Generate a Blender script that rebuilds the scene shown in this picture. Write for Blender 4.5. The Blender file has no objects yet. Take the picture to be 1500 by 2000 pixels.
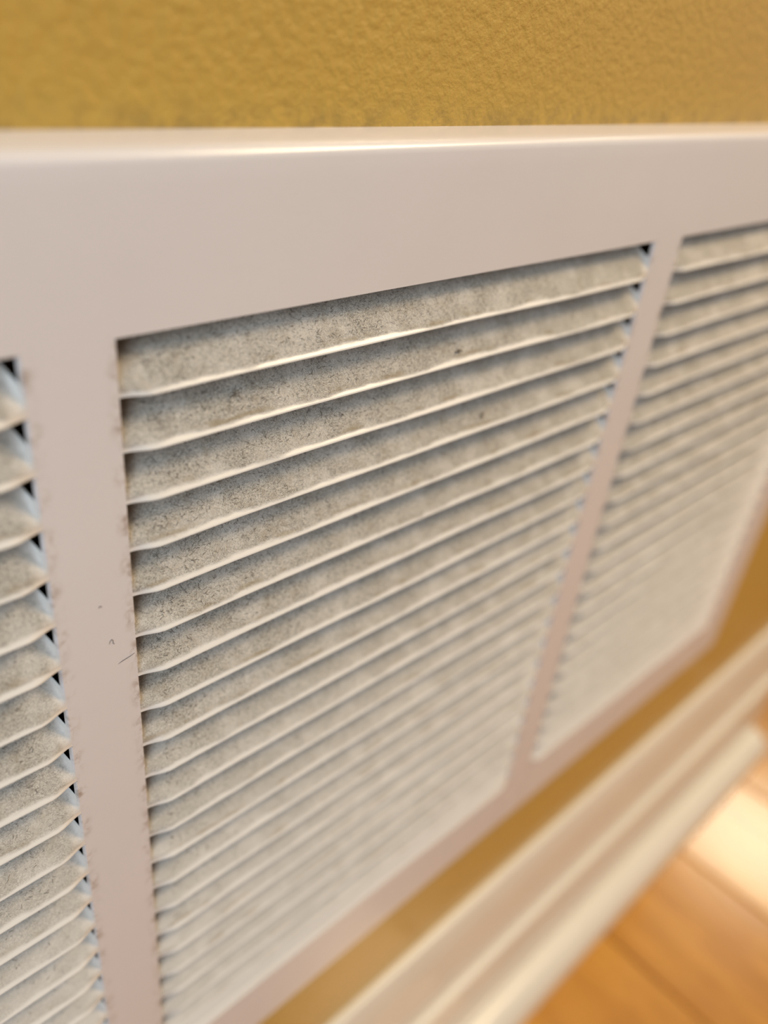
import bpy, bmesh, math, random
from mathutils import Vector, Matrix
random.seed(7)
S = bpy.context.scene
COL = S.collection

# ------------------------------------------------------------------ units
# design space in millimetres: x along the wall, y out of the grille face into
# the wall (the face is y = 0, the wall surface y = 10), z up from the top slot.
def mm(x, y, z):
    return Vector((x / 1000.0, (y - 10.0) / 1000.0, (z + 567.0) / 1000.0))

# ------------------------------------------------------------------ camera
cd = bpy.data.cameras.new('camera'); cam = bpy.data.objects.new('camera', cd); COL.objects.link(cam)
R = ((0.72331273, -0.68227924, 0.10636604), (-0.29784409, -0.44723634, -0.84336739), (0.62298282, 0.57833787, -0.52670458))
CX, CY, CZ, FPX = -71.90, -143.22, 61.47, 1608.6
M = Matrix(((R[0][0], -R[1][0], -R[2][0], 0), (R[0][1], -R[1][1], -R[2][1], 0), (R[0][2], -R[1][2], -R[2][2], 0), (0, 0, 0, 1)))
M.translation = mm(CX, CY, CZ)
cam.matrix_world = M
cd.sensor_fit = 'VERTICAL'; cd.sensor_height = 36.0; cd.sensor_width = 27.0
cd.lens = FPX / 2000 * 36.0
cd.clip_start = 0.005; cd.clip_end = 50
cd.dof.use_dof = True; cd.dof.focus_distance = 0.207; cd.dof.aperture_fstop = 4.9
S.camera = cam

# ------------------------------------------------------------------ world, lights, exposure
W = bpy.data.worlds.new('world'); S.world = W; W.use_nodes = True
bg = W.node_tree.nodes['Background']; bg.inputs[0].default_value = (1.0, 0.97, 0.95, 1); bg.inputs[1].default_value = 0.27
def area(name, loc, target, sx, sy, power, col, spread=180):
    l = bpy.data.lights.new(name, 'AREA'); l.shape = 'RECTANGLE'; l.size = sx; l.size_y = sy
    l.energy = power; l.color = col; l.spread = math.radians(spread)
    o = bpy.data.objects.new(name, l); COL.objects.link(o)
    o.location = loc; o.rotation_euler = (Vector(target) - Vector(loc)).to_track_quat('-Z', 'Y').to_euler()
    return o
area('daylight_window', (-0.85, -0.66, 0.98), (0.0, 0, 0.5), 0.55, 0.8, 9.6, (0.68, 0.85, 1.0))
area('warm_lamp', (0.80, -0.46, 1.38), (0.3, 0, 0.35), 0.34, 0.34, 12.0, (1.0, 0.76, 0.47))
area('next_room_lamp', (2.80, 0.18, 2.2), (0.9, 0.0, 0.2), 0.54, 0.36, 10, (1.0, 0.88, 0.64))
vs = S.view_settings
vs.view_transform = 'Standard'; vs.look = 'None'; vs.gamma = 1; vs.use_curve_mapping = False
vs.exposure = 0.08
S.cycles.caustics_reflective = False; S.cycles.caustics_refractive = False

# ------------------------------------------------------------------ materials
class NT:
    def __init__(s, name):
        s.m = bpy.data.materials.new(name); s.m.use_nodes = True
        s.t = s.m.node_tree; s.b = s.t.nodes['Principled BSDF']
    def n(s, typ, **kw):
        x = s.t.nodes.new(typ)
        for k, v in kw.items():
            if k == 'i':
                for a, b in v.items(): s.put(x.inputs[a], b)
            else: setattr(x, k, v)
        return x
    def put(s, sock, v):
        if isinstance(v, bpy.types.NodeSocket): s.t.links.new(v, sock)
        else: sock.default_value = v
    def set(s, **kw):
        for k, v in kw.items(): s.put(s.b.inputs[k.replace('_', ' ')], v)
    def pos(s): return s.n('ShaderNodeNewGeometry').outputs['Position']
    def math(s, op, a, b=0.0, clamp=False):
        x = s.n('ShaderNodeMath', operation=op, use_clamp=clamp); s.put(x.inputs[0], a); s.put(x.inputs[1], b); return x.outputs[0]
    def noise(s, scale, detail=3, rough=.55, vec=None, stretch=None, dist=0.0):
        v = vec or s.pos()
        if stretch:
            mp = s.n('ShaderNodeMapping'); s.put(mp.inputs['Vector'], v); mp.inputs['Scale'].default_value = stretch; v = mp.outputs[0]
        x = s.n('ShaderNodeTexNoise', i={'Vector': v, 'Scale': scale, 'Detail': detail, 'Roughness': rough, 'Distortion': dist})
        return x.outputs['Fac']
    def ramp(s, f, lo, hi, a=0.0, b=1.0, smooth=True):
        x = s.n('ShaderNodeMapRange', interpolation_type='SMOOTHSTEP' if smooth else 'LINEAR')
        for k, v in zip((0, 1, 2, 3, 4), (f, lo, hi, a, b)): s.put(x.inputs[k], v)
        return x.outputs[0]
    def mix(s, f, a, b, mode='MIX'):
        x = s.n('ShaderNodeMix', data_type='RGBA', blend_type=mode)
        s.put(x.inputs[0], f)
        for k, v in ((6, a), (7, b)):
            s.put(x.inputs[k], v if isinstance(v, bpy.types.NodeSocket) else (*v, 1.0))
        return x.outputs[2]
    def bump(s, h, strength, dist):
        x = s.n('ShaderNodeBump', i={'Height': h, 'Strength': strength, 'Distance': dist}); return x.outputs[0]

PAINT = (0.72, 0.655, 0.60)

def mat_frame():
    t = NT('cream_enamel'); p = t.pos()
    sx = t.n('ShaderNodeSeparateXYZ'); t.put(sx.inputs[0], p); X = sx.outputs[0]; Z = sx.outputs[2]
    # grime that has collected on the stiles beside the slots (wear with a shape of its own)
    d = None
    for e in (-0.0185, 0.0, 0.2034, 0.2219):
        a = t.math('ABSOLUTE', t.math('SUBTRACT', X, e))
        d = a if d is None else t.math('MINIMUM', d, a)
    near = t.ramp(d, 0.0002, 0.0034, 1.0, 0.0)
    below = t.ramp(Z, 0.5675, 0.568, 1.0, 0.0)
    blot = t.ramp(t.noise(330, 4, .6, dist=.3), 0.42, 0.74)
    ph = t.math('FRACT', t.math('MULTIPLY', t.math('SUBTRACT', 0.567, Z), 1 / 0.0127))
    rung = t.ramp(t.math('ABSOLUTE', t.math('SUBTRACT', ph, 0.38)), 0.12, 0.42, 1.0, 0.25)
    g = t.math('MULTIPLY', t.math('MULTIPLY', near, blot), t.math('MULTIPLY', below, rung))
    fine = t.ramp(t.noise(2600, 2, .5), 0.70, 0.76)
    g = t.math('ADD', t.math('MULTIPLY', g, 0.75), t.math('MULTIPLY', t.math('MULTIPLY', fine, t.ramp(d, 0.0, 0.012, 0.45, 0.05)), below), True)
    base = t.mix(t.noise(30, 3), (0.64, 0.60, 0.59), (0.68, 0.64, 0.63))
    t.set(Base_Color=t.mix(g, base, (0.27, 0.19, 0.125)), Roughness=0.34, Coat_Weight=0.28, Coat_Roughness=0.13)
    t.set(Normal=t.bump(t.noise(240, 2), 0.10, 0.0004))
    return t.m

def mat_louver():
    t = NT('dusty_enamel'); p = t.pos()
    at = t.n('ShaderNodeAttribute', attribute_name='slope'); s_ = at.outputs['Fac']
    sx = t.n('ShaderNodeSeparateXYZ'); t.put(sx.inputs[0], p); X = sx.outputs[0]; Z = sx.outputs[2]
    patch = t.noise(95, 4, .6)
    edge = t.math('ADD', 0.92, t.math('MULTIPLY', t.math('SUBTRACT', t.noise(160, 4, .65, stretch=(.30, 1, 1)), .5), 0.22))
    film = t.ramp(t.math('SUBTRACT', s_, edge), -0.035, 0.03, 1.0, 0.0)      # dust stops short of the wiped lip
    film = t.math('MULTIPLY', film, t.ramp(patch, 0.30, 0.60, 0.62, 1.0))
    # dust colour thinned over the bottom rows and the far end of the last bank
    thinning = t.math('MULTIPLY', t.ramp(Z, 0.288, 0.312, 0.15, 1.0), t.ramp(X, 0.385, 0.415, 1.0, 0.25))
    depth = t.ramp(Z, 0.34, 0.50, 0.80, 1.0)
    film = t.math('MULTIPLY', t.math('MULTIPLY', film, thinning), depth)
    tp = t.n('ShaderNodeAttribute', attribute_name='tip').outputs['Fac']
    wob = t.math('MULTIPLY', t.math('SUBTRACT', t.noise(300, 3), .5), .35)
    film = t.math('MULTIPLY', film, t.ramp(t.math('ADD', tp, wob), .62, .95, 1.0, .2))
    shade_grime = t.math('MULTIPLY', t.ramp(t.math('ADD', tp, wob), -.95, -.25, 1.0, 0.0), t.ramp(t.math('ADD', s_, wob), .28, .62, 1.0, 0.0))  # brown grime plus the stile's shade, painted into the upper left-end corners
    fib1 = t.noise(2300, 3, .7, stretch=(.62, 1, 1), dist=1.6)
    fib2 = t.noise(1150, 4, .75, dist=2.2)
    lump = t.noise(260, 3, .6)
    dust = t.mix(t.ramp(fib2, .34, .66), (0.29, 0.26, 0.215), (0.60, 0.555, 0.48))
    dust = t.mix(t.math('MULTIPLY', t.ramp(fib1, .50, .62), .85), dust, (0.085, 0.07, 0.055))
    dust = t.mix(t.math('MULTIPLY', t.ramp(lump, .50, .70), .45), dust, (0.30, 0.245, 0.17))
    dust = t.mix(t.ramp(Z, 0.33, 0.49, .62, 0.0), dust, (0.56, 0.53, 0.48))      # finer, paler powder lower down
    # damp brown edge of the dust just above the lip
    rim = t.math('MULTIPLY', t.ramp(t.math('ABSOLUTE', t.math('SUBTRACT', s_, t.math('SUBTRACT', edge, .045))), .0, .07, 1.0, 0.0), t.ramp(t.noise(70, 3), .50, .66))
    dust = t.mix(t.math('MULTIPLY', rim, .75), dust, (0.27, 0.20, 0.11))
    col = t.mix(t.math('MULTIPLY', film, .92), (0.70, 0.655, 0.60), dust)
    col = t.mix(t.math('MULTIPLY', shade_grime, .72), col, (0.15, 0.105, 0.065))
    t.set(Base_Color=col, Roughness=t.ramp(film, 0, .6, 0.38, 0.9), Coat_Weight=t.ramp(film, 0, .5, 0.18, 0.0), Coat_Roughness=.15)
    h = t.math('MULTIPLY', t.math('ADD', fib1, fib2), film)
    t.set(Normal=t.bump(h, 0.55, 0.00035))
    return t.m

def mat_wall():
    t = NT('mustard_wall_paint'); p = t.pos()
    sx = t.n('ShaderNodeSeparateXYZ'); t.put(sx.inputs[0], p); X = sx.outputs[0]; Z = sx.outputs[2]
    peel = t.noise(330, 3, .55); fine = t.noise(800, 2, .5)
    base = t.mix(t.noise(60, 3), (0.47, 0.285, 0.048), (0.515, 0.32, 0.058))
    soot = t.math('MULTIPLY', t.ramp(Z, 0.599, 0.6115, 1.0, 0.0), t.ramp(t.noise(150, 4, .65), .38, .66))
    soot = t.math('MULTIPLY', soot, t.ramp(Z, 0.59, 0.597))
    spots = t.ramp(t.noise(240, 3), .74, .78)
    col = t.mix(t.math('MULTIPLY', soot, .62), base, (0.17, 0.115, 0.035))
    col = t.mix(t.math('MULTIPLY', spots, .0), col, (0.7, 0.6, 0.4))
    t.set(Base_Color=col, Roughness=0.40, Coat_Weight=0.4, Coat_Roughness=0.17)
    h = t.math('ADD', t.math('MULTIPLY', t.ramp(peel, .3, .7), 1.0), t.math('MULTIPLY', fine, .25))
    t.set(Normal=t.bump(h, 0.42, 0.0007))
    return t.m

def mat_trim():
    t = NT('cream_trim_paint')
    base = t.mix(t.noise(40, 3), (0.72, 0.665, 0.56), (0.77, 0.71, 0.605))
    t.set(Base_Color=base, Roughness=0.34, Coat_Weight=0.3, Coat_Roughness=0.15)
    t.set(Normal=t.bump(t.noise(120, 3, stretch=(.2, 1, 1)), 0.15, 0.0006))
    return t.m

def mat_plank():
    t = NT('honey_oak')
    oi = t.n('ShaderNodeObjectInfo').outputs['Random']
    v = t.n('ShaderNodeVectorMath', operation='ADD'); t.put(v.inputs[0], t.pos())
    cmb = t.n('ShaderNodeCombineXYZ', i={0: t.math('MULTIPLY', oi, 3.0), 1: t.math('MULTIPLY', oi, 7.0)}); t.put(v.inputs[1], cmb.outputs[0])
    V = v.outputs[0]
    grain = t.noise(38, 5, .6, vec=V, stretch=(1, .12, 1), dist=1.2)
    pore = t.noise(420, 3, .6, vec=V, stretch=(1, .06, 1))
    blot = t.noise(16, 3, vec=V)
    c = t.mix(t.ramp(grain, .32, .68), (0.43, 0.18, 0.022), (0.60, 0.285, 0.044))
    c = t.mix(t.math('MULTIPLY', t.ramp(pore, .58, .72), .35), c, (0.26, 0.09, 0.012))
    c = t.mix(t.math('MULTIPLY', t.ramp(blot, .5, .72), .3), c, (0.36, 0.135, 0.018))
    c = t.mix(t.math('MULTIPLY', oi, .25), c, (0.60, 0.27, 0.036))
    t.set(Base_Color=c, Roughness=0.22, Coat_Weight=0.5, Coat_Roughness=0.10)
    t.set(Normal=t.bump(t.noise(26, 2, vec=V, stretch=(1, .4, 1)), 0.12, 0.002))
    return t.m

def mat_plain(name, col, rough=.6, metal=0.0):
    t = NT(name)
    c = t.mix(t.noise(60, 3), [a * .88 for a in col], [min(1, a * 1.1) for a in col])
    t.set(Base_Color=c, Roughness=rough, Metallic=metal); return t.m

MF, ML, MW, MT, MP = mat_frame(), mat_louver(), mat_wall(), mat_trim(), mat_plank()
M_DUCT = mat_plain('dark_duct_metal', (0.05, 0.045, 0.04), .7)
M_SUB = mat_plain('subfloor_board', (0.07, 0.035, 0.015), .9)
M_LINT = mat_plain('grey_brown_lint', (0.13, 0.105, 0.08), .9)
M_PALE = mat_plain('pale_lint', (0.62, 0.57, 0.49), .9)
M_HAIR = mat_plain('dark_hair', (0.05, 0.035, 0.025), .5)

# ------------------------------------------------------------------ helpers
def link(name, bm, mat, parent=None, smooth=None, recalc=True, kind=None):
    if recalc: bmesh.ops.recalc_face_normals(bm, faces=bm.faces)
    me = bpy.data.meshes.new(name); bm.to_mesh(me); bm.free()
    for m_ in (mat if isinstance(mat, (list, tuple)) else [mat]): me.materials.append(m_)
    if smooth is not None:
        me.polygons.foreach_set('use_smooth', [True] * len(me.polygons))
        me.set_sharp_from_angle(angle=math.radians(smooth))
    o = bpy.data.objects.new(name, me); COL.objects.link(o)
    if parent: o.parent = parent
    if kind: o['kind'] = kind
    return o
def box(bm, x0, x1, y0, y1, z0, z1):
    v = [bm.verts.new(mm(x, y, z)) for x in (x0, x1) for y in (y0, y1) for z in (z0, z1)]
    for f in ((0, 1, 3, 2), (4, 6, 7, 5), (0, 4, 5, 1), (2, 3, 7, 6), (0, 2, 6, 4), (1, 5, 7, 3)):
        bm.faces.new([v[i] for i in f])
def extrude_profile(prof, x0, x1, n=1):
    """closed (y, z) profile swept along x"""
    bm = bmesh.new(); rings = []
    for k in range(n + 1):
        x = x0 + (x1 - x0) * k / n
        rings.append([bm.verts.new(mm(x, y, z)) for y, z in prof])
    m_ = len(prof)
    for a, b in zip(rings, rings[1:]):
        for i in range(m_): bm.faces.new((a[i], a[(i + 1) % m_], b[(i + 1) % m_], b[i]))
    bm.faces.new(rings[0]); bm.faces.new(rings[-1][::-1])
    return bm
def sstep(t):
    t = max(0.0, min(1.0, t)); return t * t * (3 - 2 * t)

# ------------------------------------------------------------------ setting
P, NL, PW, ST = 12.7, 22, 203.4, 18.5
ZB = -P * NL                                     # bottom of the slotted area
X0S = [-ST - PW, 0.0, PW + ST]                   # left edges of the three banks of louvers
XL, XR = X0S[0] - 34, X0S[2] + PW + 34           # outer edges of the grille at the wall
ZT, ZBO = 35.8, ZB - 41.0
WX1 = 672.0                                      # outside corner where the wall ends
FZ = -567.0

bm = bmesh.new()
hx0, hx1, hz0, hz1 = XL + 20, XR - 20, ZBO + 20, ZT - 20
box(bm, -1400, hx0, 10, 130, FZ, 1100); box(bm, hx1, WX1, 10, 130, FZ, 1100)
box(bm, hx0, hx1, 10, 130, hz1, 1100); box(bm, hx0, hx1, 10, 130, FZ, hz0)
bmesh.ops.remove_doubles(bm, verts=bm.verts, dist=1e-6)
link('wall_back', bm, MW, kind='structure')

# floor: subfloor slab with planks laid square to the wall
bm = bmesh.new(); box(bm, -1400, 3200, -2600, 1500, FZ - 60, FZ - 19)
floor = link('floor', bm, M_SUB, kind='structure')
def plank_mesh(w, l):
    bm = bmesh.new(); b = 2.2; h = 19.0
    prof = [(-w / 2, -h), (-w / 2, -1.8), (-w / 2 + .7, -.7), (-w / 2 + b, 0), (w / 2 - b, 0), (w / 2 - .7, -.7), (w / 2, -1.8), (w / 2, -h)]
    ends = []
    for y in (0, l):
        ends.append([bm.verts.new((x / 1000, -y / 1000, z / 1000)) for x, z in prof])
    n = len(prof)
    for i in range(n): bm.faces.new((ends[0][i], ends[0][(i + 1) % n], ends[1][(i + 1) % n], ends[1][i]))
    bm.faces.new(ends[0][::-1]); bm.faces.new(ends[1])
    bmesh.ops.recalc_face_normals(bm, faces=bm.faces)
    me = bpy.data.meshes.new('plank'); bm.to_mesh(me); bm.free(); me.materials.append(MP)
    me.polygons.foreach_set('use_smooth', [False] * (n + 2))
    return me
PITCH, J0 = 123.5, 377.3
pl_a, pl_b = plank_mesh(PITCH - .8, 1690), plank_mesh(PITCH - .8, 1398)
for k in range(-13, 20):
    cx = J0 + PITCH * (k - .5)
    if cx < -1330 or cx > 3100: continue
    for me, y0 in ((pl_a, 390), (pl_b, -1302)):
        o = bpy.data.objects.new('plank', me); COL.objects.link(o); o.parent = floor
        o.location = mm(cx, y0, FZ)
        tilt = random.uniform(-.004, .004)
        o.rotation_euler = (0, tilt * 0.5, 0)

# baseboard (moulded) and quarter-round shoe
def arc(cy, cz, ry, rz, a0, a1, n):
    return [(cy + ry * math.cos(math.radians(a0 + (a1 - a0) * i / n)), cz + rz * math.sin(math.radians(a0 + (a1 - a0) * i / n))) for i in range(n + 1)]
prof = [(10, FZ), (10, -406)] + arc(7.5, -408.5, 2.5, 2.5, 90, 160, 4)
prof += [(4.2, -412.5), (2.6, -418), (1.4, -424), (.6, -434), (-.6, -447), (-2.2, -460), (-3.0, -468)]
prof += arc(-5.2, -474.5, 3.4, 3.6, 60, 215, 8) + [(-8.2, -479.5), (-8.4, -482), (-8.4, FZ)]
link('baseboard_back', extrude_profile(prof, -1400, WX1 + 8, 1), MT, smooth=35, kind='structure')
prof = [(-8.4, FZ), (-8.4, -542)] + arc(-11, -563, 19.5, 21, 90, 180, 10) + [(-30.5, FZ)]
link('trim_1', extrude_profile(prof, -1400, WX1 + 6, 1), MT, smooth=35, kind='structure')

# ------------------------------------------------------------------ the grille
grille = bpy.data.objects.new('return_air_grille', None); COL.objects.link(grille)
grille.location = (0, 0, 0)
grille['label'] = 'cream enamelled steel return air grille with rows of dusty louvers on the mustard wall'
grille['category'] = 'vent grille'

# face sheet with three openings, rolled outer edge and the turned-in slot ends
bm = bmesh.new()
IN = 6.0
xs = [XL + IN + 2]
for a in X0S: xs += [a, a + PW]
xs.append(XR - IN - 2)
zs = [ZT - IN - 2, 0.0, ZB - .7, ZBO + IN + 2]
gv = [[bm.verts.new(mm(x, 0, z)) for z in zs] for x in xs]
for i in range(len(xs) - 1):
    for j in range(3):
        if j == 1 and i in (1, 3, 5): continue
        bm.faces.new((gv[i][j], gv[i + 1][j], gv[i + 1][j + 1], gv[i][j + 1]))
# thin inner return of the openings (sheet thickness) along the top and bottom edges
for i in (1, 3, 5):
    for j, s_ in ((1, 1), (2, -1)):
        a, b = gv[i][j], gv[i + 1][j]
        prev = (a, b)
        for dy, dz in ((.15, .05), (.9, .12)):
            c = bm.verts.new(a.co + Vector((0, dy, dz * s_)) / 1000); d = bm.verts.new(b.co + Vector((0, dy, dz * s_)) / 1000)
            bm.faces.new((prev[0], prev[1], d, c)); prev = (c, d)
# outer edge sweep; profile in (offset outward from inner rectangle, y)
rect = [(xs[0], zs[0]), (xs[-1], zs[0]), (xs[-1], zs[-1]), (xs[0], zs[-1])]
edge_prof = [(IN - 2.2, 0), (IN - 1.4, .08), (IN - .6, .45), (IN + .1, 1.2), (IN + .55, 2.3), (IN + .9, 4.0), (IN + 1.5, 7), (IN + 2, 10.3)]
NA = 7
def loop_pts(off, y, corner):
    """rounded rectangle outset by off; corner radius corner"""
    pts = []
    for ci, (cx, cz) in enumerate(rect):
        a0 = (180, 90, 0, -90)[ci]
        sx, sz = ((-1, 1), (1, 1), (1, -1), (-1, -1))[ci]
        ox, oz = cx + sx * (off - corner), cz + sz * (off - corner)
        for k in range(NA):
            a = math.radians(a0 - 90 * k / (NA - 1) if ci in (0, 1, 2, 3) else 0)
            pts.append((ox + corner * math.cos(a), y, oz + corner * math.sin(a)))
    return pts
loops = [[gv[0][0]] * NA + [gv[-1][0]] * NA + [gv[-1][-1]] * NA + [gv[0][-1]] * NA]
for off, y in edge_prof:
    loops.append([bm.verts.new(mm(*p)) for p in loop_pts(off, y, max(1.0, off))])
for a, b in zip(loops, loops[1:]):
    n = len(a)
    for i in range(n):
        q = []
        for v in (a[i], a[(i + 1) % n], b[(i + 1) % n], b[i]):
            if v not in q: q.append(v)
        if len(q) < 3: continue
        # long sides next to the inner grid: include the grid's edge vertices
        if a is loops[0] and len(q) == 4:
            if q[0] is gv[0][0]: q = [gv[k][0] for k in range(len(xs))] + q[2:]
            elif q[0] is gv[-1][0]: q = [gv[-1][k] for k in range(4)] + q[2:]
            elif q[0] is gv[-1][-1]: q = [gv[k][-1] for k in range(len(xs) - 1, -1, -1)] + q[2:]
            else: q = [gv[0][k] for k in range(3, -1, -1)] + q[2:]
        bm.faces.new(q)
# turned-in flanges at the end of every slot
for a in X0S:
    for xe, sgn in ((a, 1), (a + PW, -1)):
        for i in range(NL):
            zt = -i * P - .15
            cols = [(0, 0), (.10, .10), (.25, .5), (.36, 1.5)]
            grid = []
            for (dx, dy) in cols:
                row = []
                for k in range(6):
                    f = k / 5
                    sh = 1 - .25 * f
                    row.append(bm.verts.new(mm(xe + sgn * dx * (1 + .5 * f), dy * sh, zt - f * P * .62)))
                grid.append(row)
            for r0, r1 in zip(grid, grid[1:]):
                for k in range(5): bm.faces.new((r0[k], r0[k + 1], r1[k + 1], r1[k]))
frame = link('frame', bm, MF, grille, smooth=38)

# sheet-metal duct behind the openings
bm = bmesh.new()
bx0, bx1, bz0, bz1 = hx0 + 1, hx1 - 1, hz0 + 1, hz1 - 1
v = [bm.verts.new(mm(x, y, z)) for x in (bx0, bx1) for y in (10.5, 260) for z in (bz0, bz1)]
for f in ((0, 1, 3, 2), (4, 6, 7, 5), (0, 2, 6, 4), (1, 5, 7, 3), (2, 3, 7, 6)): bm.faces.new([v[i] for i in f])
link('duct_boot', bm, M_DUCT, grille)

# louver blade: lanced from the sheet, top edge pushed in, lower lip pressed out
PROF = [(7.4, .9), (6.3, -.9), (5.15, -2.75), (4.0, -4.5), (2.85, -6.2), (1.65, -7.9), (.5, -9.5), (-.6, -10.9), (-1.35, -11.75), (-1.75, -12.15), (-1.95, -12.4), (-1.93, -12.6)]
SV = [i / (len(PROF) - 1) for i in range(len(PROF))]
# arc-length parameter
_l = [0.0]
for p0, p1 in zip(PROF, PROF[1:]): _l.append(_l[-1] + math.dist(p0, p1))
SV = [a / _l[-1] for a in _l]
def blade_point(dx, s_i, w, wob):
    """dx: distance from the nearer end in mm"""
    s = SV[s_i]; y, z = PROF[s_i]
    g = 3.6 * max(0.0, 1 - s / .55)
    e0 = 1 - sstep((s - .34) / .24)
    ln = 1.2 + 6.2 * sstep((s - .74) / .22)
    e = e0 + (1 - e0) * sstep(dx / ln)
    zz = z
    if s > .9: zz = z + (1 - e) * (.15 if s < .97 else 0) 
    return g, y * e, zz + (.0 if s < .99 else -.0) 
def louver_mesh(seed):
    rnd = random.Random(seed)
    ends = [0, .35, .8, 1.4, 2.1, 3.0, 4.1, 5.4, 7.0, 9.0]
    inner = [9 + (PW - 18) * k / 10 for k in range(1, 10)]
    xs_ = ends + inner + [PW - e for e in reversed(ends)]
    ph = [rnd.uniform(0, 6.28) for _ in range(3)]
    bm = bmesh.new(); lay = bm.verts.layers.float.new('slope'); tip = bm.verts.layers.float.new('tip')
    cols = []
    for x in xs_:
        left = x < PW / 2; dx = x if left else PW - x
        wob = (.10 * math.sin(x / 31 + ph[0]) + .07 * math.sin(x / 13 + ph[1])) * sstep((dx - 4) / 12)
        col = []
        for i in range(len(PROF)):
            g, y, z = blade_point(dx, i, PW, wob)
            xx = x + (g if left else -g) * (1 - sstep(dx / 12))
            v = bm.verts.new(Vector((xx, y + wob * (.3 + .7 * SV[i]), z + wob * .8 * SV[i])) / 1000); v[lay] = SV[i]; v[tip] = (-1 if left else 1) * max(0.0, 1 - dx / 12); col.append(v)
        cols.append(col)
    for a, b in zip(cols, cols[1:]):
        for i in range(len(PROF) - 1): bm.faces.new((a[i], a[i + 1], b[i + 1], b[i]))
    # sheet thickness, folded back under the lip
    back = []
    for col in cols:
        r = []
        for i, v in enumerate(col):
            off = Vector((0, .75, -.10)) / 1000 if i < len(PROF) - 1 else Vector((0, .75, .05)) / 1000
            w = bm.verts.new(v.co + off); w[lay] = SV[i]; w[tip] = v[tip]; r.append(w)
        back.append(r)
    for a, b in zip(back, back[1:]):
        for i in range(len(PROF) - 1): bm.faces.new((a[i], b[i], b[i + 1], a[i + 1]))
    for a, b, c, d in zip(cols, cols[1:], back, back[1:]):
        bm.faces.new((a[0], b[0], d[0], c[0])); bm.faces.new((a[-1], c[-1], d[-1], b[-1]))
    for a, b in ((cols[0], back[0]), (cols[-1], back[-1])):
        for i in range(len(PROF) - 1): bm.faces.new((a[i], a[i + 1], b[i + 1], b[i]))
    bmesh.ops.recalc_face_normals(bm, faces=bm.faces)
    me = bpy.data.meshes.new('louver'); bm.to_mesh(me); bm.free(); me.materials.append(ML)
    me.polygons.foreach_set('use_smooth', [True] * len(me.polygons)); me.set_sharp_from_angle(angle=math.radians(55))
    return me
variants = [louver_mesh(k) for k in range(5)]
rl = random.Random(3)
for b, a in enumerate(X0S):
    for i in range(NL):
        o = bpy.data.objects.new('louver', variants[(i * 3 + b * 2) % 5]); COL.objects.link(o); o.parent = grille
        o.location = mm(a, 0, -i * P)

# ------------------------------------------------------------------ lint: short curled fibres lying on the blades
def surf(xb, i, s):
    """point and normal on the blade of bank start xb, row i; s in 0..1"""
    k = 0
    while k < len(SV) - 2 and SV[k + 1] < s: k += 1
    f = (s - SV[k]) / (SV[k + 1] - SV[k])
    y = PROF[k][0] * (1 - f) + PROF[k + 1][0] * f; z = PROF[k][1] * (1 - f) + PROF[k + 1][1] * f
    ty, tz = PROF[k + 1][0] - PROF[k][0], PROF[k + 1][1] - PROF[k][1]
    l = math.hypot(ty, tz)
    return y, z - i * P, (ty / l, tz / l), (tz / l, -ty / l)     # tangent down the blade, outward normal
def fibres(name, mat, count, lw, ll, seed, smax, lift):
    rnd = random.Random(seed); V = []; F = []
    while len(F) < count * 3:
        bank = 1 if rnd.random() < .78 else 0
        i = rnd.choices(range(NL), [1.0 / (1 + .07 * k) for k in range(NL)])[0]
        if bank == 1:
            x = 7 + rnd.random() ** 1.5 * 150; xb = 0
        else:
            x = -ST - 8 - rnd.random() * 70; xb = 0
        if i > 15 and bank == 1: continue
        s0 = rnd.uniform(.16, smax)
        L = rnd.uniform(*ll); w = rnd.uniform(*lw); a = rnd.gauss(0, .9) + (math.pi if rnd.random() < .5 else 0); cv = rnd.uniform(-1.6, 1.6)
        y, z, (ty, tz), (ny, nz) = surf(xb, i, s0)
        n = lift * rnd.random() + .06
        px, pt = 0.0, 0.0; base = len(V)
        for k in range(4):
            aa = a + cv * k / 3
            dx, dt = math.cos(aa), math.sin(aa)
            h = n + rnd.uniform(-.02, .05)
            for sg in (-1, 1):
                qx = px - dt * w * sg / 2; qt = pt + dx * w * sg / 2
                V.append(mm(x + qx, y + ty * qt + ny * h, z + tz * qt + nz * h))
            px += dx * L / 3; pt += dt * L / 3
        for k in range(3):
            b = base + 2 * k; F.append((b, b + 1, b + 3, b + 2))
    me = bpy.data.meshes.new(name); me.from_pydata([tuple(v) for v in V], [], F); me.materials.append(mat)
    o = bpy.data.objects.new(name, me); COL.objects.link(o); o.parent = grille; o['kind'] = 'stuff'
    return o
fibres('dark_lint', M_LINT, 9000, (.06, .13), (.4, 1.3), 11, .80, .12)
fibres('pale_lint', M_PALE, 9000, (.06, .12), (.4, 1.4), 12, .82, .16)

# single bits of fluff that can be pointed at
def tube(bm, pts, r):
    rings = []
    for k, p in enumerate(pts):
        d = (Vector(pts[min(k + 1, len(pts) - 1)]) - Vector(pts[max(k - 1, 0)])).normalized()
        u = d.cross(Vector((0, 1, 0))); u = u.normalized() if u.length > 1e-4 else Vector((1, 0, 0)); w = d.cross(u)
        rr = r * (0.45 if k in (0, len(pts) - 1) else 1)
        rings.append([bm.verts.new(mm(*(Vector(p) + rr * (math.cos(t) * u + math.sin(t) * w)))) for t in [i * math.pi / 2.5 for i in range(5)]])
    for a, b in zip(rings, rings[1:]):
        for i in range(5): bm.faces.new((a[i], a[(i + 1) % 5], b[(i + 1) % 5], b[i]))
    bm.faces.new(rings[0]); bm.faces.new(rings[-1][::-1])
def thing(o, label, cat):
    o['label'] = label; o['category'] = cat; return o
def on_blade(x, i, s, h):
    y, z, t_, n = surf(0, i, s); return (x, y + n[0] * h, z + n[1] * h)
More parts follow.
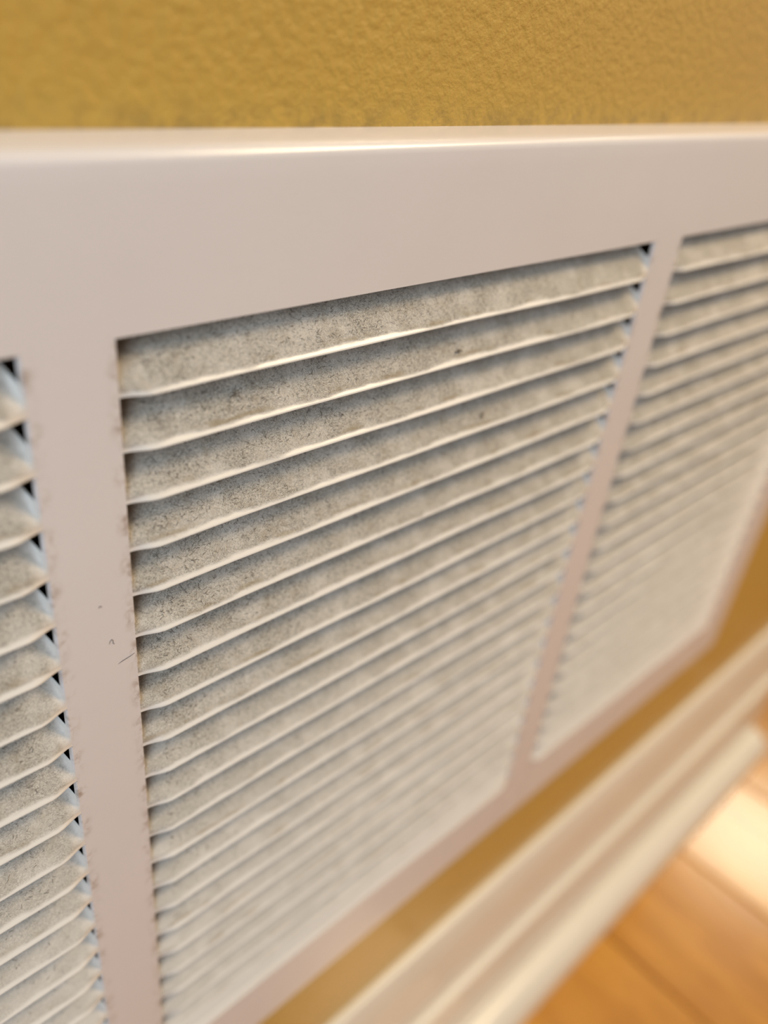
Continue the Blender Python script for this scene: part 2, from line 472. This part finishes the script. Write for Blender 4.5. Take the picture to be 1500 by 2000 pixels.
def unproject(u, v_, y=0.0):
    d = Vector(((u - 750) / FPX, (v_ - 1000) / FPX, 1)); Rm = Matrix(R).transposed()
    w = Rm @ d; C = Vector((CX, CY, CZ)); k = (y - C.y) / w.y; return C + k * w
bm = bmesh.new()
pts = [unproject(u, v_, -.08) for u, v_ in ((231, 1297), (239, 1291), (247, 1286), (255, 1281), (263, 1275))]
tube(bm, [tuple(p) for p in pts], .07)
thing(link('hair', bm, M_HAIR, smooth=60), 'short dark straight hair stuck on the cream stile beside the slot ends', 'hair')
bm = bmesh.new()
pts = [unproject(u, v_, -.07) for u, v_ in ((214, 1259), (215, 1253), (218, 1249), (221, 1251), (221, 1256), (224, 1258))]
tube(bm, [tuple(p) for p in pts], .06)
thing(link('fibre', bm, M_LINT, smooth=60), 'tiny curled grey fibre in the middle of the cream stile above the dark hair', 'fibre')
bm = bmesh.new()
pts = [unproject(u, v_, -.07) for u, v_ in ((193, 1189), (194, 1185), (197, 1184), (199, 1187))]
tube(bm, [tuple(p) for p in pts], .055)
thing(link('fibre', bm, M_HAIR, smooth=60), 'tiny hooked brown fibre alone high on the cream stile', 'fibre')

def blade_at(u, v_, i, lift=.25):
    """point on the middle bank's row i that lies on the line of sight through a feature of the photo"""
    best = None
    for k in range(100):
        sv = .05 + .9 * k / 99
        y, z, t_, n = surf(0, i, sv); w = unproject(u, v_, y)
        if best is None or abs(w.z - z) < best[0]: best = (abs(w.z - z), w.x, y + n[0] * lift, z + n[1] * lift)
    return Vector(best[1:])
def clump(u, v_, i, size, loops, seed, mat, label):
    rnd = random.Random(seed); c = blade_at(u, v_, i); bm = bmesh.new()
    y0, z0, (ty, tz), (ny, nz) = surf(0, i, .5)
    for q in range(loops):
        a = rnd.uniform(0, 6.28); px = rnd.uniform(-.35, .35) * size; pt = rnd.uniform(-.25, .25) * size; pts = []
        for k in range(6):
            h = .06 + .22 * size * rnd.random()
            pts.append((c.x + px, c.y + ty * pt + ny * h, c.z + tz * pt + nz * h))
            px += math.cos(a) * size * .2; pt += math.sin(a) * size * .13; a += rnd.uniform(-.9, 1.1)
        tube(bm, pts, .05 + .02 * rnd.random())
    return thing(link('lint_clump', bm, mat, smooth=60), label, 'lint')
clump(455, 770, 1, 2.4, 9, 1, M_LINT, 'loose grey lint clump near the left end of the second louver of the middle bank')
clump(893, 688, 1, 1.8, 10, 2, M_HAIR, 'dark lint clump towards the right of the second louver of the middle bank')
clump(938, 812, 3, 2.2, 7, 3, M_HAIR, 'dark curled lint on the fourth louver of the middle bank, right half')
clump(666, 811, 2, .7, 6, 4, M_HAIR, 'small black speck on the third louver of the middle bank')
